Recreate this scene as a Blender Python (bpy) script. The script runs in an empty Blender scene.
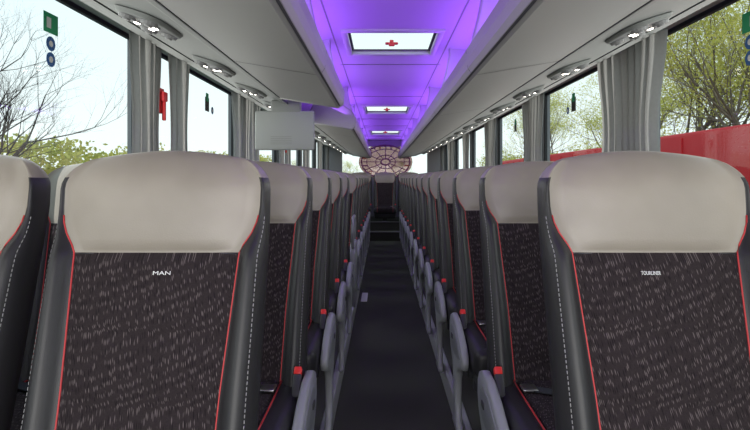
import bpy, bmesh, math, random
import numpy as np
from mathutils import Vector, Matrix
random.seed(3)
sc = bpy.context.scene
try:
    sc.view_settings.view_transform = 'Standard'
except Exception: pass

# ---------------------------------------------------------------- materials
def mat(name, col, rough=0.6, metal=0.0, emis=None, estr=0.0, noise=None, bump=0.0, bscale=200, spec=0.5, sheen=0.0):
    m = bpy.data.materials.new(name); m.use_nodes = True
    nt = m.node_tree; b = nt.nodes['Principled BSDF']
    b.inputs['Base Color'].default_value = (*col, 1)
    b.inputs['Roughness'].default_value = rough
    b.inputs['Metallic'].default_value = metal
    b.inputs['Specular IOR Level'].default_value = spec
    if sheen: b.inputs['Sheen Weight'].default_value = sheen
    if emis:
        b.inputs['Emission Color'].default_value = (*emis, 1)
        b.inputs['Emission Strength'].default_value = estr
    tc = nt.nodes.new('ShaderNodeTexCoord')
    if noise:
        n = nt.nodes.new('ShaderNodeTexNoise'); n.inputs['Scale'].default_value = noise[0]; n.inputs['Detail'].default_value = 3
        nt.links.new(tc.outputs['Object'], n.inputs['Vector'])
        r = nt.nodes.new('ShaderNodeValToRGB')
        r.color_ramp.elements[0].position = .35; r.color_ramp.elements[1].position = .65
        r.color_ramp.elements[0].color = (*[c*(1-noise[1]) for c in col], 1)
        r.color_ramp.elements[1].color = (*[min(1, c*(1+noise[1])) for c in col], 1)
        nt.links.new(n.outputs['Fac'], r.inputs['Fac'])
        nt.links.new(r.outputs['Color'], b.inputs['Base Color'])
    if bump:
        n2 = nt.nodes.new('ShaderNodeTexNoise'); n2.inputs['Scale'].default_value = bscale
        nt.links.new(tc.outputs['Object'], n2.inputs['Vector'])
        bp = nt.nodes.new('ShaderNodeBump'); bp.inputs['Strength'].default_value = bump; bp.inputs['Distance'].default_value = .002
        nt.links.new(n2.outputs['Fac'], bp.inputs['Height']); nt.links.new(bp.outputs['Normal'], b.inputs['Normal'])
    return m

def fabric():
    m = bpy.data.materials.new('seat_fabric'); m.use_nodes = True
    nt = m.node_tree; b = nt.nodes['Principled BSDF']; b.inputs['Roughness'].default_value = .95
    b.inputs['Specular IOR Level'].default_value = .10
    tc = nt.nodes.new('ShaderNodeTexCoord')
    sp = nt.nodes.new('ShaderNodeSeparateXYZ'); nt.links.new(tc.outputs['Object'], sp.inputs[0])
    cb = nt.nodes.new('ShaderNodeCombineXYZ')
    nt.links.new(sp.outputs['X'], cb.inputs['X']); nt.links.new(sp.outputs['Z'], cb.inputs['Z'])
    ysc = nt.nodes.new('ShaderNodeMath'); ysc.operation = 'MULTIPLY'; ysc.inputs[1].default_value = 0
    nt.links.new(sp.outputs['Y'], ysc.inputs[0])
    zz = nt.nodes.new('ShaderNodeMath'); zz.operation = 'SUBTRACT'
    nt.links.new(sp.outputs['Z'], zz.inputs[0]); nt.links.new(sp.outputs['Y'], zz.inputs[1])
    nt.links.new(zz.outputs[0], cb.inputs['Z'])
    def layer(rot, scx, scz, thr, off, soft=.5):
        mp = nt.nodes.new('ShaderNodeMapping'); mp.inputs['Rotation'].default_value = (0, rot, 0)
        mp.inputs['Location'].default_value = (off, 0, off)
        nt.links.new(cb.outputs['Vector'], mp.inputs['Vector'])
        mp2 = nt.nodes.new('ShaderNodeMapping'); mp2.inputs['Scale'].default_value = (scx, 0, scz)
        nt.links.new(mp.outputs['Vector'], mp2.inputs['Vector'])
        v = nt.nodes.new('ShaderNodeTexVoronoi'); v.voronoi_dimensions = '3D'; v.inputs['Scale'].default_value = 1
        v.inputs['Randomness'].default_value = .45
        nt.links.new(mp2.outputs['Vector'], v.inputs['Vector'])
        lt = nt.nodes.new('ShaderNodeMapRange'); lt.inputs['From Min'].default_value = thr; lt.inputs['From Max'].default_value = thr*soft
        nt.links.new(v.outputs['Distance'], lt.inputs['Value'])
        return lt.outputs['Result']
    a = layer(.26, 290, 75, .34, 0)
    c = layer(.24, 240, 55, .36, 3.7)
    n = nt.nodes.new('ShaderNodeTexNoise'); n.inputs['Scale'].default_value = 330
    nt.links.new(tc.outputs['Object'], n.inputs['Vector'])
    r = nt.nodes.new('ShaderNodeValToRGB')
    r.color_ramp.elements[0].color = (.017, .013, .0145, 1); r.color_ramp.elements[1].color = (.036, .028, .030, 1)
    nt.links.new(n.outputs['Fac'], r.inputs['Fac'])
    m1 = nt.nodes.new('ShaderNodeMix'); m1.data_type = 'RGBA'
    nt.links.new(a, m1.inputs['Factor']); nt.links.new(r.outputs['Color'], m1.inputs['A']); m1.inputs['B'].default_value = (.120, .098, .100, 1)
    m2 = nt.nodes.new('ShaderNodeMix'); m2.data_type = 'RGBA'
    nt.links.new(c, m2.inputs['Factor']); nt.links.new(m1.outputs['Result'], m2.inputs['A']); m2.inputs['B'].default_value = (.013, .010, .012, 1)
    nt.links.new(m2.outputs['Result'], b.inputs['Base Color'])
    return m

M = {}
M['fabric'] = fabric()
M['cream'] = mat('headrest_leather', (.270, .238, .200), .42, noise=(5, .10), bump=.15, bscale=350)
M['black'] = mat('bolster_leatherette', (.018, .017, .019), .45, bump=.15, bscale=500, spec=.45)
M['red'] = mat('red_piping', (.50, .03, .035), .5)
M['stitch'] = mat('stitch_thread', (.36, .35, .36), .8)
M['plastic'] = mat('grey_plastic', (.27, .275, .30), .4)
M['plastic2'] = mat('grey_plastic_inset', (.19, .195, .215), .4)
M['dkplastic'] = mat('dark_plastic', (.03, .03, .035), .45)
M['button'] = mat('buckle_red', (.75, .03, .03), .35)
M['metal'] = mat('metal', (.6, .6, .62), .3, 1.0)
M['belt'] = mat('belt_webbing', (.02, .022, .03), .8)
M['carpet'] = mat('aisle_carpet', (.070, .072, .056), .95, noise=(260, .3), bump=.4, bscale=500, spec=.08)
M['platform'] = mat('platform_vinyl', (.06, .06, .05), .8, noise=(200, .3))
M['trimgrey'] = mat('trim_grey', (.46, .47, .48), .4)
M['pod'] = mat('pod_plastic', (.22, .22, .22), .45)
M['rack'] = mat('rack_panel', (.36, .355, .345), .48, bump=.05, bscale=400)
M['chan'] = mat('service_channel', (.20, .21, .20), .55)
M['ceil'] = mat('ceiling_lining', (.52, .45, .60), .7)  # part of the violet LED glow is mixed into this base colour
M['seam'] = mat('panel_seam', (.06, .06, .065), .7)
M['wall'] = mat('wall_lining', (.22, .22, .24), .85, noise=(150, .15))
M['pillar'] = mat('pillar_trim', (.27, .27, .28), .6)
M['rubber'] = mat('window_rubber', (.02, .02, .022), .6)
M['lamp'] = mat('lamp_led', (1, 1, 1), .4, emis=(1, .93, .8), estr=16)
M['led'] = mat('led_violet', (.3, .1, .8), .4, emis=(.36, .10, 1), estr=6)
M['white'] = mat('label_white', (.7, .7, .7), .5)
M['green'] = mat('sticker_green', (.02, .35, .15), .5)
M['blue'] = mat('sticker_blue', (.03, .12, .35), .5)
M['redp'] = mat('red_plastic', (.65, .02, .03), .4)
M['monitor'] = mat('monitor_back', (.27, .285, .275), .5)
M['deco'] = mat('rosette_film', (.32, .10, .25), .6)
def curtainmat():
    m = mat('curtain_cloth', (.38, .375, .365), .9, noise=(60, .04)); nt = m.node_tree; b = nt.nodes['Principled BSDF']
    o = nt.nodes['Material Output']; t = nt.nodes.new('ShaderNodeBsdfTranslucent'); t.inputs['Color'].default_value = (.40, .40, .38, 1)
    mx = nt.nodes.new('ShaderNodeMixShader'); mx.inputs[0].default_value = .3
    nt.links.new(b.outputs[0], mx.inputs[1]); nt.links.new(t.outputs[0], mx.inputs[2]); nt.links.new(mx.outputs[0], o.inputs[0]); return m
M['curtain'] = curtainmat()
def leafmat(name, c1, c2):
    m = mat(name, c1, .7); nt = m.node_tree; b = nt.nodes['Principled BSDF']; o = nt.nodes['Material Output']
    tc = nt.nodes.new('ShaderNodeTexCoord'); n = nt.nodes.new('ShaderNodeTexNoise'); n.inputs['Scale'].default_value = 1.6
    r = nt.nodes.new('ShaderNodeValToRGB'); r.color_ramp.elements[0].position = .35; r.color_ramp.elements[1].position = .65
    r.color_ramp.elements[0].color = (*c1, 1); r.color_ramp.elements[1].color = (*c2, 1)
    nt.links.new(tc.outputs['Object'], n.inputs['Vector']); nt.links.new(n.outputs['Fac'], r.inputs['Fac']); nt.links.new(r.outputs[0], b.inputs['Base Color'])
    t = nt.nodes.new('ShaderNodeBsdfTranslucent'); nt.links.new(r.outputs[0], t.inputs['Color'])
    mx = nt.nodes.new('ShaderNodeMixShader'); mx.inputs[0].default_value = .45
    nt.links.new(b.outputs[0], mx.inputs[1]); nt.links.new(t.outputs[0], mx.inputs[2]); nt.links.new(mx.outputs[0], o.inputs[0]); return m
M['leaf'] = leafmat('spring_leaf', (.62, .62, .12), (.84, .76, .22))  # leaf colour brightened to stand in for sunlight on the trees
M['leafd'] = leafmat('hedge_leaf', (.36, .38, .08), (.70, .58, .16))
def glassmat(name, tint, gl=.06):
    m = bpy.data.materials.new(name); m.use_nodes = True; nt = m.node_tree; nt.nodes.clear()
    o = nt.nodes.new('ShaderNodeOutputMaterial'); mx = nt.nodes.new('ShaderNodeMixShader')
    t = nt.nodes.new('ShaderNodeBsdfTransparent'); t.inputs['Color'].default_value = (*tint, 1)
    g = nt.nodes.new('ShaderNodeBsdfGlossy'); g.inputs['Roughness'].default_value = .03
    mx.inputs[0].default_value = gl
    nt.links.new(t.outputs[0], mx.inputs[1]); nt.links.new(g.outputs[0], mx.inputs[2]); nt.links.new(mx.outputs[0], o.inputs[0])
    return m
M['glass'] = glassmat('window_glass', (.98, 1, 1), .02)
M['hglass'] = glassmat('hatch_glass', (.98, 1, .97), .02)
M['deco2'] = glassmat('rosette_tint', (.52, .42, .40), .02)
M['bark'] = mat('bark', (.17, .13, .10), .9, noise=(8, .3))
M['barkd'] = mat('bark_dark', (.09, .07, .06), .9, noise=(8, .3))
M['ground'] = mat('asphalt', (.32, .32, .30), .9, noise=(2, .15))
M['trailer'] = mat('trailer_red', (.58, .018, .025), .6, spec=.2)
M['tyre'] = mat('tyre', (.02, .02, .02), .9)

# ---------------------------------------------------------------- mesh builder
class MB:
    def __init__(s): s.v = []; s.f = []; s.m = []; s.sm = []; s.mats = []
    def mi(s, k):
        if k not in s.mats: s.mats.append(k)
        return s.mats.index(k)
    def add(s, vs, fs, k, smooth=False, xf=None):
        o = len(s.v)
        for p in vs:
            p = Vector(p)
            if xf is not None: p = xf @ p
            s.v.append(tuple(p))
        kk = k if isinstance(k, list) else [k]*len(fs)
        for f, q in zip(fs, kk):
            s.f.append([i+o for i in f]); s.m.append(s.mi(q)); s.sm.append(smooth)
    def box(s, a, b, k, bev=0, seg=2, xf=None):
        bm = bmesh.new(); bmesh.ops.create_cube(bm, size=1)
        for v in bm.verts:
            v.co = Vector([(a[i]+b[i])/2 + v.co[i]*abs(b[i]-a[i]) for i in range(3)])
        if bev: bmesh.ops.bevel(bm, geom=bm.edges[:], offset=bev, segments=seg, affect='EDGES', profile=.5)
        s.bm(bm, k, bool(bev), xf)
    def bm(s, bm, k, smooth, xf=None):
        bm.verts.index_update()
        s.add([v.co.copy() for v in bm.verts], [[v.index for v in f.verts] for f in bm.faces], k, smooth, xf); bm.free()
    def prism(s, poly, axis, a, b, k, bev=0, xf=None):
        bm = bmesh.new()
        def mk(p, t):
            if axis == 0: return (t, p[0], p[1])
            if axis == 1: return (p[0], t, p[1])
            return (p[0], p[1], t)
        A = [bm.verts.new(mk(p, a)) for p in poly]; B = [bm.verts.new(mk(p, b)) for p in poly]
        n = len(poly)
        bm.faces.new(A); bm.faces.new(B[::-1])
        for i in range(n): bm.faces.new([A[i], B[i], B[(i+1) % n], A[(i+1) % n]])
        bmesh.ops.recalc_face_normals(bm, faces=bm.faces[:])
        if bev:
            es = [e for e in bm.edges if len([1 for f in e.link_faces if len(f.verts) == n]) == 1]
            bmesh.ops.bevel(bm, geom=es, offset=bev, segments=2, affect='EDGES', profile=.5)
        s.bm(bm, k, bool(bev), xf)
    def tube(s, pts, r, k, n=6, xf=None, cap=True):
        vs = []; fs = []
        pts = [Vector(p) for p in pts]
        for i, p in enumerate(pts):
            d = (pts[min(i+1, len(pts)-1)]-pts[max(i-1, 0)]).normalized()
            u = d.cross(Vector((0, 0, 1))) if abs(d.z) < .9 else d.cross(Vector((1, 0, 0)))
            u.normalize(); w = d.cross(u)
            rr = r[i] if isinstance(r, (list, tuple)) else r
            for j in range(n):
                a = 2*math.pi*j/n; vs.append(p+u*math.cos(a)*rr+w*math.sin(a)*rr)
        for i in range(len(pts)-1):
            for j in range(n): fs.append([i*n+j, i*n+(j+1) % n, (i+1)*n+(j+1) % n, (i+1)*n+j])
        if cap: fs += [list(range(n))[::-1], [len(vs)-n+j for j in range(n)]]
        s.add(vs, fs, k, True, xf)
    def mesh(s, name, sharp=True):
        me = bpy.data.meshes.new(name); me.from_pydata(s.v, [], s.f)
        for k in s.mats: me.materials.append(M[k])
        me.polygons.foreach_set('material_index', s.m); me.polygons.foreach_set('use_smooth', s.sm)
        me.update()
        bm = bmesh.new(); bm.from_mesh(me); bmesh.ops.recalc_face_normals(bm, faces=bm.faces[:]); bm.to_mesh(me); bm.free()
        return me
    def obj(s, name, loc=(0, 0, 0), parent=None):
        me = s.mesh(name); return place(name, me, loc, parent)
def place(name, me, loc=(0, 0, 0), parent=None, rz=0):
    o = bpy.data.objects.new(name, me); sc.collection.objects.link(o); o.location = loc; o.rotation_euler = (0, 0, rz)
    if parent: o.parent = parent
    return o

# ---------------------------------------------------------------- seat
CH = 1.20
CB = 1.043
def bz(z): return float(np.interp(z, [.50, .77, CB, 1.058, 1.083, 1.105, 1.13, 1.19], [.148, .156, .174, .181, .197, .206, .211, .212]))
def W0(z): return float(np.interp(z, [.48, .80, 1.05, 1.12, 1.19], [.226, .226, .226, .225, .224]))
def yf(z): return -.30*max(0, 1.13-z) if z < 1.13 else (z-1.13)*.10
ZT = 1.262; ZC = 1.185
def hrm(z): return 1/(1+math.exp(-(z-1.062)*90))
def seat_mesh(side):
    mb = MB()
    zs = list(np.linspace(.48, .98, 34))+[1.0, 1.015, 1.028, 1.036, CB, 1.050, 1.060, 1.073, 1.085, 1.10, 1.12, 1.14, 1.16, 1.175]
    zs += [ZC+(ZT-ZC)*math.sin(a) for a in np.linspace(0, math.pi/2*.985, 9)]
    rows = []
    for z in zs:
        tau = max(0, (z-ZC)/(ZT-ZC)); q = 1-math.sqrt(max(0, 1-tau*tau))
        W = W0(min(z, 1.19))-.075*q
        b = min(bz(z), W-.012)
        y0 = yf(z)
        hr = hrm(z)
        gro = .010*math.exp(-((z-CB)/.010)**2)
        ch = abs(math.sin((z-.60)/.150*math.pi))**.5 if z < .90 else 1
        pts = []
        ic = np.linspace(-1, 1, 15)
        def inner(u):
            bulge = (.004+.010*ch)*(1-hr)*(1-abs(u)**6) + hr*.030*(1-abs(u)**3.5)*math.sin(math.pi*min(1, max(0, (z-1.03)/.24)*.9+.08))
            return y0 - bulge + gro*(1-abs(u)**8)
        B = .034*(1-hr)+.006*hr
        outer = []
        for v in (.15, .35, .55, .75, .9, 1.0):
            if v <= .55: dy = -B*math.sin(v/.55*math.pi/2)
            else: dy = -B + (B+.018)*(1-math.cos((v-.55)/.45*math.pi/2))
            outer.append((b+(W-b)*v, y0+dy))
        side_pts = [(W+.001, y0+.040), (W-.004, y0+.065), (W-.016, y0+.085), (W-.04, y0+.096)]
        L = [(-x, y) for x, y in outer[::-1]]
        front = L+[(u*b, inner(u)) for u in ic]+outer
        back = side_pts+[(0.08, y0+.104), (-.08, y0+.104)]+[(-x, y) for x, y in side_pts[::-1]]
        ring = front+back
        ym = y0+.05
        R = []
        for (x, y) in ring:
            yy = y+(ym-y)*q
            zz = z-(.016*(x/W)**2)*max(0, min(1, (z-1.13)/.1))
            R.append((x, yy, zz))
        rows.append(R)
    n = len(rows[0])
    vs = [p for R in rows for p in R]; fs = []; ks = []
    for i in range(len(rows)-1):
        zc = (zs[i]+zs[i+1])/2
        for j in range(n):
            j2 = (j+1) % n
            fs.append([i*n+j, i*n+j2, (i+1)*n+j2, (i+1)*n+j])
            if 6 <= j < 20: ks.append('cream' if zc > CB else 'fabric')
            elif zc > 1.215: ks.append('cream')
            else: ks.append('black')
    fs.append([(len(rows)-1)*n+j for j in range(n)]); ks.append('cream')
    fs.append([j for j in range(n)][::-1]); ks.append('black')
    mb.add(vs, fs, ks, True)
    for sgn in (-1, 1):
        mb.tube([(sgn*bz(z), yf(z)-.0012, z) for z in list(np.linspace(.5, 1.03, 14))+[1.043, 1.058, 1.07, 1.083, 1.095, 1.105, 1.12]], .0018, 'red', 5)
        z = .56
        while z < 1.12:
            v = .80
            def sp(z):
                W = W0(z); b = bz(z); B = .034*(1-hrm(z))+.006*hrm(z)
                dy = -B + (B+.018)*(1-math.cos((v-.55)/.45*math.pi/2))
                return (sgn*(b+(W-b)*v), yf(z)+dy-.001, z)
            mb.tube([sp(z), sp(z+.006)], .0009, 'stitch', 4); z += .0095
    mb.tube([(x, yf(CB-.002)-.001, CB-.002) for x in np.linspace(-.172, .172, 7)], .0016, 'dkplastic', 5)
    mb.box((-.224, -.60, .43), (.224, -.14, .545), 'black', .035, 4)
    mb.box((-.155, -.606, .45), (.155, -.16, .557), 'fabric', .03, 4)
    for sgn in (-1, 1):
        mb.tube([(sgn*.155, -.17, .553), (sgn*.157, -.35, .553), (sgn*.157, -.54, .552), (sgn*.156, -.585, .542), (sgn*.155, -.602, .52), (sgn*.155, -.604, .46)], .0026, 'red', 5)
    mb.box((-.21, -.56, .39), (.21, -.12, .435), 'dkplastic', .01)
    mb.box((-.20, -.30, .33), (.20, -.26, .39), 'dkplastic', .008)
    mb.box((-.20, -.45, .33), (.20, -.41, .39), 'dkplastic', .008)
    if side:
        # moulded side cover: armrest-shaped shell on a slim foot
        prof = [(-.13, .45), (-.112, .49), (-.115, .54), (-.14, .572), (-.19, .590), (-.27, .586), (-.36, .562), (-.45, .525), (-.50, .492), (-.512, .462), (-.49, .430), (-.43, .412), (-.36, .385), (-.325, .33), (-.315, .25), (-.325, .16), (-.36, .135), (-.36, .112), (-.21, .112), (-.21, .135), (-.245, .16), (-.25, .25), (-.240, .33), (-.205, .385), (-.16, .42)]
        a, b = sorted((side*.230, side*.260))
        mb.prism(prof, 0, a, b, 'plastic', .010)
        a, b = sorted((side*.258, side*.262))
        mb.prism([(-.18, .47), (-.18, .525), (-.22, .55), (-.30, .545), (-.40, .515), (-.45, .49), (-.46, .465), (-.40, .45), (-.30, .44), (-.22, .445)], 0, a, b, 'plastic2', .0015)
        mb.box((side*.262-.004, -.25, .488), (side*.262+.004, -.215, .508), 'dkplastic', .002)
    mb.box((-.045, -.36, .112), (.045, -.26, .39), 'dkplastic', .008)
    s1 = side if side else 1
    xf = Matrix.Translation((s1*.213, -.235, .572)) @ Matrix.Rotation(math.radians(-35), 4, 'X')
    mb.box((-.013, -.012, -.05), (.013, .012, .02), 'dkplastic', .004, xf=xf)
    mb.box((-.012, -.0125, .018), (.012, .0125, .042), 'button', .004, xf=xf)
    pts = [(-s1*.20, -.17, .575), (-s1*.14, -.25, .566), (-s1*.04, -.29, .562), (s1*.06, -.30, .562), (s1*.13, -.27, .562)]
    for i in range(4):
        p, q2 = Vector(pts[i]), Vector(pts[i+1]); w = Vector((0, .022, .0)); t = Vector((0, 0, .003))
        mb.add([p-w, p+w, q2+w, q2-w, p-w+t, p+w+t, q2+w+t, q2-w+t], [[0, 1, 2, 3], [4, 5, 6, 7], [0, 1, 5, 4], [1, 2, 6, 5], [2, 3, 7, 6], [3, 0, 4, 7]], 'belt')
    mb.box((s1*.13-.022, -.295, .561), (s1*.13+.022, -.245, .568), 'metal', .002)
    return mb.mesh('passenger_seat')
SM = {s: seat_mesh(s) for s in (-1, 0, 1)}
PITCH = .74; Y0 = 1.17
first = {}
for k in range(13):
    y = Y0+PITCH*k
    for sgn in (-1, 1):
        if sgn == -1 and k == 5: continue
        o = place('passenger_seat', SM[-sgn], (.515 if sgn > 0 else -.535, y, 0))
        if k == 0: first[sgn] = o
        place('passenger_seat', SM[0], (1.005 if sgn > 0 else -1.038, y, 0))
for x in (-1.0, -.5, 0, .5, 1.0):
    place('passenger_seat', SM[0], (x, 11.25, .06))
for sgn, txt, w in ((-1, 'MAN', .036), (1, 'TOURLINER', .040)):
    cu = bpy.data.curves.new('t', 'FONT'); cu.body = txt; cu.align_x = 'CENTER'; cu.size = .011; cu.extrude = .0004
    to = bpy.data.objects.new('t', cu); sc.collection.objects.link(to)
    dg = bpy.context.evaluated_depsgraph_get(); me = bpy.data.meshes.new_from_object(to.evaluated_get(dg))
    bpy.data.objects.remove(to)
    xs = [v.co.x for v in me.vertices]; wid = max(xs)-min(xs)
    me.transform(Matrix.Diagonal((w/wid, 1, 1, 1)))
    me.materials.clear(); me.materials.append(M['white'])
    o = bpy.data.objects.new('label', me); sc.collection.objects.link(o); o.parent = first[sgn]
    o.location = (.022 if sgn < 0 else -.022, yf(1.0)-.0175, 1.001); o.rotation_euler = (math.radians(90-16), 0, 0)

# ---------------------------------------------------------------- shell
YF, YB = -1.6, 12.1
WI = 1.29
mb = MB(); mb.box((-.31, YF, -.06), (.31, 10.35, 0), 'carpet')
mb.box((-.31, 10.35, -.06), (.31, 10.65, .17), 'carpet'); mb.box((-.31, 10.65, -.06), (.31, YB, .34), 'carpet')
mb.box((-WI, YF, -.06), (-.31, YB, .11), 'platform'); mb.box((.31, YF, -.06), (WI, YB, .11), 'platform')
mb.obj('floor')
mb = MB()
for s in (-1, 1):
    a, b = sorted((s*.296, s*.330))
    mb.prism([(a, 0), (a, .112), (a+.006, .120), (b-.006, .120), (b, .112), (b, 0)], 1, YF, 10.6, 'trimgrey')
mb.obj('trim_1')
mb = MB()
mb.box((-.30, 10.335, .160), (.30, 10.365, .176), 'pod', .003); mb.box((-.30, 10.635, .330), (.30, 10.665, .346), 'pod', .003)
mb.obj('trim_2')
mb = MB(); mb.box((-.265, 5.25, .0), (-.205, 5.62, .012), 'white', .004); mb.obj('aisle_floor_light')
PIL = [-.9, 1.0, 2.80, 4.60, 6.40, 8.20, 10.0, 11.6]
for s, nm in ((-1, 'wall_left'), (1, 'wall_right')):
    mb = MB()
    a, b = sorted((s*WI, s*1.35))
    mb.box((a, YF, -.06), (b, YB, .82), 'wall'); mb.box((a, YF, 1.905), (b, YB, 2.12), 'wall')
    for p in PIL: mb.box((a, p-.055, .82), (b, p+.055, 1.905), 'pillar')
    for p in PIL:
        a3, b3 = sorted((s*1.275, s*(WI+.002))); mb.box((a3, p-.05, .83), (b3, p+.05, 1.90), 'pillar', .006)
    mb.obj(nm)
wi = 1
for s in (-1, 1):
    for i in range(len(PIL)-1):
        mb = MB(); a, b = sorted((s*1.322, s*1.326)); y1, y2 = PIL[i]+.056, PIL[i+1]-.056
        mb.box((a, y1, .821), (b, y2, 1.904), 'glass')
        a, b = sorted((s*1.30, s*1.32))
        mb.box((a, y1, .821), (b, y1+.02, 1.904), 'rubber'); mb.box((a, y2-.02, .821), (b, y2, 1.904), 'rubber')
        mb.box((a, y1, 1.885), (b, y2, 1.904), 'rubber')
        mb.obj('window_%d' % wi); wi += 1
mb = MB()
mb.box((-1.35, YB, -.06), (1.35, YB+.06, 1.22), 'wall'); mb.box((-1.35, YB, 1.90), (1.35, YB+.06, 2.12), 'ceil')
mb.box((-1.35, YB, 1.22), (-.95, YB+.06, 1.90), 'pillar'); mb.box((.95, YB, 1.22), (1.35, YB+.06, 1.90), 'pillar')
mb.obj('wall_rear')
mb = MB(); mb.box((-.95, YB+.03, 1.22), (.95, YB+.035, 1.90), 'glass'); mb.obj('window_%d' % wi)
mb = MB()
cx, cz = 0.02, 1.56
N = 40
mb.prism([(cx+.60*math.cos(t), cz+.40*math.sin(t)) for t in np.linspace(0, 2*math.pi, N, endpoint=False)], 1, YB+.005, YB+.007, 'deco2')
for R, r in ((.54, .018), (.42, .009), (.22, .010), (.10, .018)):
    mb.tube([(cx+R*math.cos(a), YB-.01, cz+R*math.sin(a)*.68) for a in np.linspace(0, 2*math.pi, 33)], r, 'deco', 5, cap=False)
for i in range(12):
    a = 2*math.pi*i/12
    mb.tube([(cx+.09*math.cos(a), YB-.01, cz+.09*math.sin(a)*.68), (cx+.54*math.cos(a), YB-.01, cz+.54*math.sin(a)*.68)], .009, 'deco', 5)
    mb.tube([(cx+(.48+.055*math.cos(t))*math.cos(a+.26), YB-.01, cz+(.48+.055*math.sin(t))*math.sin(a+.26)*.68) for t in np.linspace(0, 6.28, 9)], .008, 'redp' if i % 2 else 'deco', 4, cap=False)
mb.obj('window_rosette_decoration')
H = [(3.05, 3.62), (6.20, 6.95), (9.45, 10.3)]
ZCe = 2.03
mb = MB()
for s in (-1, 1):
    prof = [(s*.265, ZCe), (s*.34, ZCe), (s*.42, ZCe-.012), (s*.75, 2.005), (s*1.05, 1.965), (s*1.29, 1.915), (s*1.29, 2.10), (s*.45, 2.10), (s*.265, 2.060)]
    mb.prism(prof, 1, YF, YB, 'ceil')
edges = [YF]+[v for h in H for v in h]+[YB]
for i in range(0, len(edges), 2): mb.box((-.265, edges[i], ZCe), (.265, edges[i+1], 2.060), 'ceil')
mb.obj('ceiling')
mb = MB()
for y in (2.35, 3.95, 5.5, 7.6, 8.6, 10.8): mb.box((-.40, y, ZCe-.004), (.40, y+.012, ZCe+.002), 'chan')
for s in (-1, 1): mb.box((s*.345-.004, YF, ZCe-.003), (s*.345+.004, YB, ZCe+.002), 'chan')
mb.obj('trim_3')
for i, (a, b) in enumerate(H):
    mb = MB()
    w = .265
    for bx in (((-w-.03, a-.035, 2.016), (w+.03, a+.008, 2.045)), ((-w-.03, b-.008, 2.020), (w+.03, b+.035, 2.045)),
               ((-w-.03, a, 2.016), (-w+.008, b, 2.045)), ((w-.008, a, 2.016), (w+.03, b, 2.045))):
        mb.box(bx[0], bx[1], 'trimgrey', .006)
    mb.box((-w, a, 2.056), (w, b, 2.060), 'hglass')
    for bx in (((-w, a, 2.050), (w, a+.02, 2.056)), ((-w, b-.02, 2.050), (w, b, 2.056)), ((-w, a, 2.050), (-w+.02, b, 2.056)), ((w-.02, a, 2.050), (w, b, 2.056))):
        mb.box(bx[0], bx[1], 'seam')
    m_ = (a+b)/2+.02
    mb.box((-.040, m_, 2.030), (.040, m_+.03, 2.042), 'redp', .005)
    mb.box((-.012, m_, 2.026), (.012, m_+.03, 2.056), 'redp', .003)
    mb.box((-.018, m_-.02, 2.014), (.018, m_, 2.032), 'redp', .004)
    mb.obj('roof_hatch')

def rackprof(s):
    p = [(.335, 1.632), (.68, 1.690), (.68, 1.712), (.36, 1.668), (.335, 1.69), (.320, 1.735), (.305, 1.745), (.292, 1.735), (.292, 1.69), (.300, 1.66), (.312, 1.642)]
    return [(s*x, z) for x, z in p]
def rack(s, y1, y2):
    mb = MB(); mb.prism(rackprof(s), 1, y1, y2, 'rack')
    for e, d in ((y1, -1), (y2, 1)):
        pr = [(.290, 1.73), (.296, 1.65), (.33, 1.628), (.69, 1.688), (.70, 1.80), (.66, 1.88), (.45, 1.88), (.33, 1.80)]
        if 0 < e < 11:
            aa, bb = sorted((e, e+d*.05)); mb.prism([(s*x, z) for x, z in pr], 1, aa, bb, 'rack', .012)
    y = y1+.9
    while y < y2-.2:
        a = Vector((s*.335, y, 1.6305)); b = Vector((s*.68, y, 1.6885))
        mb.add([a, b, b+Vector((0, .007, 0)), a+Vector((0, .007, 0))], [[0, 1, 2, 3]], 'seam')
        a = Vector((s*.2915, y, 1.735)); b = Vector((s*.2995, y, 1.66)); c = Vector((s*.312, y, 1.641)); e = Vector((0, .007, 0)); off = Vector((-s*.0012, 0, -.001))
        mb.add([a+off, b+off, c+off, a+e+off, b+e+off, c+e+off], [[0, 1, 4, 3], [1, 2, 5, 4]], 'seam')
        y += 1.48
    mb.prism([(s*.314, 1.6400), (s*.321, 1.6365), (s*.323, 1.6385), (s*.317, 1.6425)], 1, y1, y2, 'seam')
    mb.obj('luggage_rack')
rack(-1, YF, 3.30); rack(-1, 4.85, YB-.03); rack(1, YF, YB-.03)
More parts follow.
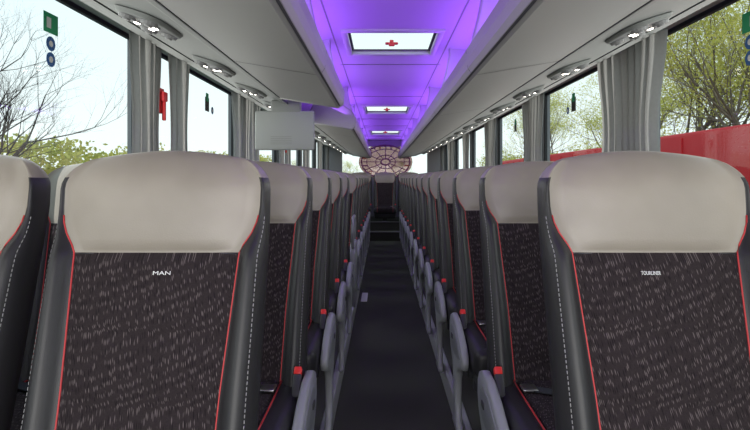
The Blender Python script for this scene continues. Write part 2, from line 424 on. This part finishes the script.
for s in (-1, 1):
    mb = MB()
    mb.prism([(s*x, z) for x, z in [(.69, 1.692), (.72, 1.70), (.74, 1.712), (1.02, 1.80), (1.10, 1.84), (1.270, 1.890), (1.270, 1.905), (1.10, 1.905), (.69, 1.73)]], 1, YF, YB-.02, 'chan')
    mb.prism([(s*x, z) for x, z in [(1.045, 1.806), (1.053, 1.811), (1.050, 1.818), (1.043, 1.812)]], 1, YF, YB-.02, 'seam')
    mb.prism([(s*x, z) for x, z in [(.683, 1.688), (.689, 1.689), (.689, 1.70), (.683, 1.70)]], 1, YF, YB-.02, 'seam')
    mb.obj('service_channel')
    mb = MB()
    ang = math.atan2(1.80-1.712, .28)
    for k in range(14):
        y = 1.92+.74*k + (.08 if s > 0 else 0)
        base = Matrix.Translation((s*.88, y, 1.753)) @ Matrix.Rotation(-s*ang, 4, 'Y') @ Matrix.Scale(.86, 4)
        N = 24; ring = lambda rx, ry, z: [(rx*math.copysign(abs(math.cos(t))**.6, math.cos(t)), ry*math.copysign(abs(math.sin(t))**.6, math.sin(t)), z) for t in np.linspace(0, 2*math.pi, N, endpoint=False)]
        vs = ring(.105, .17, .0)+ring(.098, .162, -.014)+ring(.085, .148, -.018)
        fs = [[i, (i+1) % N, N+(i+1) % N, N+i] for i in range(N)]+[[N+i, N+(i+1) % N, 2*N+(i+1) % N, 2*N+i] for i in range(N)]+[list(range(2*N, 3*N))]
        mb.add(vs, fs, ['chan']*N+['chan']*N+['dkplastic'], True, base)
        def disc(cx, cy, r, z, h, k2, kc=None, n=14):
            vs = [(cx+r*math.cos(2*math.pi*i/n), cy+r*math.sin(2*math.pi*i/n), z) for i in range(n)]+[(cx+r*.85*math.cos(2*math.pi*i/n), cy+r*.85*math.sin(2*math.pi*i/n), z-h) for i in range(n)]
            fs = [[i, (i+1) % n, n+(i+1) % n, n+i] for i in range(n)]+[list(range(n, 2*n))]
            mb.add(vs, fs, [k2]*n+[kc or k2], False, base)
        for cx in (-.045, .045):
            disc(cx, -.10, .036, -.016, .014, 'pod', 'dkplastic'); disc(cx, -.10, .016, -.030, .006, 'pod')
            disc(cx, .10, .036, -.016, .014, 'pod', 'dkplastic'); disc(cx, .10, .016, -.030, .006, 'pod')
        for cx, cy in ((-.04, -.025), (.04, -.025), (0, .03)):
            disc(cx, cy, .020, -.016, .008, 'pod'); disc(cx, cy, .013, -.024, .003, 'lamp')
    mb.obj('reading_light_panel')
    mb = MB()
    for y in (1.2, 2.30, 3.45 if s > 0 else 3.22, 4.9, 6.1, 7.5, 8.9, 10.3, 11.6):
        mb.prism([(s*.315, 1.745), (s*.33, 1.70), (s*.66, 1.76), (s*.70, 2.0), (s*.37, 2.04), (s*.37, 1.98), (s*.355, 1.90)], 1, y, y+.07, 'ceil', .008)
    mb.obj('rack_bracket')
    mb = MB(); mb.box((s*.62-.012, .2, 1.735), (s*.62+.012, 3.2, 1.75), 'led'); mb.box((s*.62-.012, 4.95, 1.735), (s*.62+.012, 11.9, 1.75), 'led')
    mb.obj('led_strip')

mb = MB()
mb.box((-.905, 3.60, 1.385), (-.51, 3.625, 1.648), 'monitor', .012, 3)
mb.box((-.88, 3.626, 1.41), (-.535, 3.632, 1.62), 'dkplastic', .002)
mb.box((-.80, 3.60, 1.63), (-.60, 3.66, 1.72), 'chan', .01)
for i in range(5): mb.box((-.80, 3.5985, 1.425+i*.012), (-.66, 3.6005, 1.428+i*.012), 'chan')
mb.obj('ceiling_monitor')
mb = MB()
mb.prism([(4.56, .11), (4.54, .55), (4.58, .62), (4.66, .65), (4.86, .65), (4.92, .60), (4.94, .11)], 0, -.33, -.285, 'plastic', .01)
mb.tube([(-.307, 4.58, .60), (-.307, 4.58, .80), (-.307, 4.64, .86), (-.307, 4.86, .86), (-.307, 4.91, .80), (-.307, 4.91, .60)], .014, 'plastic', 8)
mb.obj('stair_partition')

def curtain(s, y0, L, seed, np_=4.5):
    rnd = random.Random(seed)
    mb = MB(); n = 84; nz = 22; th = rnd.random()*6
    vs = []; fs = []
    for i in range(nz+1):
        t = i/nz; z = 1.888-t*.85
        wd = 1-.20*math.sin(math.pi*min(1, t*.95))**2
        for j in range(n+1):
            u = j/n
            ph = u*2*math.pi*np_+th
            A = .034*(.6+.4*math.sin(u*7+th))*(1-.2*math.sin(math.pi*t))
            vs.append((s*(1.212+A*math.sin(ph+.35*math.sin(3*t+u*4))), y0+L*(.5+(u-.5)*wd)+.012*math.sin(ph*2), z))
    for i in range(nz):
        for j in range(n): a = i*(n+1)+j; fs.append([a, a+1, a+n+2, a+n+1])
    mb.add(vs, fs, 'curtain', True)
    mb.obj('curtain')
for s in (-1, 1):
    mb = MB(); mb.tube([(s*1.215, YF, 1.892), (s*1.215, YB-.05, 1.892)], .006, 'metal', 6); mb.obj('curtain_rail')
    for i, p in enumerate(PIL[1:]):
        if s > 0:
            curtain(s, p-.33, .66 if p < 11 else .4, i*7+s, 7.5)
        else:
            curtain(s, p-.34, .38, i*7+s)
            if p < 11: curtain(s, p+.10, .33, i*11+s, 3.5)
for s, p in ((-1, 2.84), (-1, 6.44)):
    mb = MB()
    x0 = 1.20
    mb.box((s*x0-.012, p-.03, 1.60), (s*x0+.012, p+.02, 1.65), 'redp', .006)
    mb.box((s*x0-.009, p-.015, 1.50), (s*x0+.009, p+.005, 1.61), 'redp', .005)
    a, b = sorted((s*(x0+.012), s*(x0+.07))); mb.box((a, p-.035, 1.54), (b, p+.03, 1.67), 'redp', .004)
    mb.obj('emergency_hammer')
def sticker(s, y, z, kind):
    mb = MB(); x = s*1.319
    def q(y1, y2, z1, z2, k, o=0):
        a, b = sorted((x-s*o, x-s*(o+.0008))); mb.box((a, y1, z1), (b, y2, z2), k)
    if kind == 'exit':
        q(y-.045, y+.045, z-.036, z+.04, 'green'); q(y-.026, y+.0, z-.018, z+.022, 'white', .001)
    elif kind == 'dark':
        q(y-.045, y+.045, z-.10, z+.0, 'rubber'); q(y-.03, y+.03, z-.03, z+.03, 'green', .001)
    else:
        a, b = sorted((x, x-s*.001))
        for r, k, o in ((.028, 'blue', 0), (.012, 'white', .001)):
            mb.prism([(y+r*math.cos(t), z+r*math.sin(t)) for t in np.linspace(0, 2*math.pi, 20, endpoint=False)], 0, a-s*o, b-s*o, k)
    mb.obj('window_sticker')
for s in (-1, 1):
    yy = 2.06 if s < 0 else 2.03
    sticker(s, yy, 1.785, 'exit'); sticker(s, yy, 1.71, 'blue'); sticker(s, yy, 1.65, 'blue')
    sticker(s, 3.90, 1.78, 'dark'); sticker(s, 4.02, 1.70, 'blue'); sticker(s, 5.6, 1.78, 'dark')

# ---------------------------------------------------------------- outside
mb = MB(); mb.box((-60, -30, -1.2), (60, 90, -1.1), 'ground'); mb.obj('ground')
def tree_mesh(seed, h, leaves, leafk, dmax=5, up=.25, leafsize=.10, br0=.42, rr0=.016, bark='bark'):
    rnd = random.Random(seed); mb = MB()
    vs = []; fs = []; lv = []; lf = []
    def seg(p, q, r1, r2, n):
        d = (q-p).normalized(); u = d.orthogonal().normalized(); w = d.cross(u); o = len(vs)
        for P, r in ((p, r1), (q, r2)):
            for j in range(n): a = 2*math.pi*j/n; vs.append(P+u*math.cos(a)*r+w*math.sin(a)*r)
        for j in range(n): fs.append([o+j, o+(j+1) % n, o+n+(j+1) % n, o+n+j])
    def br(p, d, L, r, dep):
        k = 4 if dep < 2 else 3
        P = p.copy(); pts = []
        for i in range(k):
            d = (d+Vector((rnd.uniform(-1, 1), rnd.uniform(-1, 1), rnd.uniform(-.6, 1)))*.17+Vector((0, 0, up*.2))).normalized()
            Q = P+d*L/k; r1 = r*(1-.5*i/k); r2 = r*(1-.5*(i+1)/k)
            seg(P, Q, r1, r2, 5 if dep < 2 else 3); P = Q; pts.append((P.copy(), d.copy(), r2))
        if dep >= dmax-1 and leaves:
            for _ in range(leaves):
                c = rnd.choice(pts)[0]+Vector([rnd.gauss(0, .16) for _ in range(3)])
                u = Vector([rnd.gauss(0, 1) for _ in range(3)]).normalized(); w = u.orthogonal().normalized()
                sz = leafsize*rnd.uniform(.5, 1.1); o = len(lv)
                lv.extend([c-u*sz, c+w*sz*.5, c+u*sz, c-w*sz*.5]); lf.append([o, o+1, o+2, o+3])
        if dep < dmax:
            for i in range(4 if dep else 8):
                P0, dd, rr = pts[rnd.randrange(1 if dep else 0, k)]
                ax = Vector([rnd.gauss(0, 1) for _ in range(3)]).normalized()
                nd = (dd+ax*.9+Vector((0, 0, up))).normalized()
                br(P0, nd, L*rnd.uniform(.5, .72), rr*.62, dep+1)
    br(Vector((0, 0, 0)), Vector((0, 0, 1)), h*br0, h*rr0, 0)
    mb.add(vs, fs, bark)
    if lv: mb.add(lv, lf, leafk)
    return mb.mesh('tree')
TB = tree_mesh(5, 7.0, 0, 'leaf', 5, bark='barkd', rr0=.022); TL = tree_mesh(9, 9.5, 3, 'leaf', 5, leafsize=.052, br0=.40, rr0=.015); TL2 = tree_mesh(21, 9.5, 3, 'leaf', 5, leafsize=.056, br0=.38, rr0=.014)
for x, y, r, sc_ in ((-8.6, 10.2, 0, 1.0), (-11.6, 11.0, 2, .9)):
    o = place('bare_tree', TB, (x, y, -1.1), None, r); o.scale = (sc_,)*3
for i, (x, y) in enumerate(((11.0, 9.5), (12.0, 12.5), (11.3, 15.5), (13.5, 17), (11.0, 21), (12, 26), (11.0, 33), (16, 14), (10.8, 42), (18, 24), (15, 20), (14, 32), (17, 18.5), (10.9, 18))):
    o = place('leafy_tree', (TL, TL2)[i % 2], (x, y, -1.1), None, i*1.7); o.scale = (1.1 if i % 3 else .95,)*3
for i, (x, y) in enumerate(((-12, 52), (-9, 56), (-4, 58), (2, 60), (7, 56), (-17, 48))):
    o = place('leafy_tree', (TL, TL2)[i % 2], (x, y, -1.1), None, i*1.3); o.scale = (.5,)*3
def hedge(name, x, y1, y2, top, seed, dens=420):
    rnd = random.Random(seed); mb = MB(); vs = []; fs = []
    L = y2-y1
    mb.box((x-.5, y1, -1.1), (x+.5, y2, top-.55), 'leafd')
    for _ in range(int(L*dens)):
        y = rnd.uniform(y1, y2); rise = (y-12)*.022 if y > 12 else 0
        tp = top+rise+.22*math.sin(y*.9)+.15*math.sin(y*2.3)+.10*math.sin(y*7)
        c = Vector((x+rnd.gauss(0, .45), y, tp-abs(rnd.gauss(0, .6))))
        u = Vector([rnd.gauss(0, 1) for _ in range(3)]).normalized(); w = u.orthogonal().normalized(); sz = rnd.uniform(.04, .10); o = len(vs)
        vs += [c-u*sz, c+w*sz*.6, c+u*sz, c-w*sz*.6]; fs.append([o, o+1, o+2, o+3])
    mb.add(vs, fs, ['leafd' if rnd.random() < .65 else 'leaf' for _ in fs]); mb.obj(name)
hedge('hedge', -10.0, 3, 46, 2.0, 1); hedge('hedge', 8.8, 3, 46, 2.0, 2, 250)
def trailer(x, y1, y2):
    mb = MB(); mb.box((x, y1, -.1), (x+2.4, y2, 1.90), 'trailer', .06, 3)
    y = y1+.6
    while y < y2-.2: mb.box((x-.02, y, -.05), (x+.01, y+.05, 1.82), 'trailer', .008); y += .9
    mb.box((x+.3, y1+.3, -.35), (x+2.1, y2-.3, -.1), 'rubber')
    for yy in (y2-1.2, y2-2.4, y1+1.5):
        for xx in (x+.1, x+2.05):
            mb.prism([(yy+.5*math.cos(t), -.6+.5*math.sin(t)) for t in np.linspace(0, 2*math.pi, 24, endpoint=False)], 0, xx, xx+.28, 'tyre', .03)
    mb.obj('lorry_trailer')
trailer(4.6, 4.2, 11.5); trailer(4.9, 12.6, 24)

# ---------------------------------------------------------------- lights
w = bpy.data.worlds.new('World'); sc.world = w; w.use_nodes = True; nt = w.node_tree
bg = nt.nodes['Background']; tc = nt.nodes.new('ShaderNodeTexCoord'); sx = nt.nodes.new('ShaderNodeSeparateXYZ')
cr = nt.nodes.new('ShaderNodeValToRGB'); nt.links.new(tc.outputs['Generated'], sx.inputs[0]); nt.links.new(sx.outputs['Z'], cr.inputs['Fac'])
cr.color_ramp.elements[0].position = 0; cr.color_ramp.elements[0].color = (.78, .84, .82, 1)
cr.color_ramp.elements[1].position = .7; cr.color_ramp.elements[1].color = (.50, .68, .78, 1)
nt.links.new(cr.outputs['Color'], bg.inputs['Color']); bg.inputs['Strength'].default_value = 1.4
def area(name, loc, rot, sx_, sy, e, col):
    l = bpy.data.lights.new(name, 'AREA'); l.shape = 'RECTANGLE'; l.size = sx_; l.size_y = sy; l.energy = e; l.color = col
    o = bpy.data.objects.new(name, l); sc.collection.objects.link(o); o.location = loc; o.rotation_euler = rot; return o
area('windscreen_fill', (0, -1.5, 1.30), (math.radians(86), 0, 0), 2.3, 1.0, 60, (1, .98, .95))  # added fill lamp in the windscreen opening, on top of the sky light
for s in (-1, 1):
    area('violet_cove_light', (s*.44, 3.0, 1.79), (0, math.radians(180-s*24), 0), .14, 6.0, 20, (.33, .10, .95))
    area('violet_cove_light', (s*.44, 8.8, 1.79), (0, math.radians(180-s*24), 0), .14, 5.8, 15, (.34, .12, .95))
    area('window_fill', (s*1.20, 5.5, 1.45), (0, math.radians(s*90), 0), .9, 11, 42, (1, 1, .95))  # added fill lamp along each window row, brightens the interior

# ---------------------------------------------------------------- camera
cd = bpy.data.cameras.new('camera'); cam = bpy.data.objects.new('camera', cd); sc.collection.objects.link(cam)
cd.sensor_width = 36; cd.lens = 36*542/750; cd.shift_y = -(215-178)/750; cd.shift_x = -(382-375)/750
cd.clip_start = .02
cam.location = (-.06, 0, CH); cam.rotation_euler = (math.radians(90), 0, 0)
sc.camera = cam
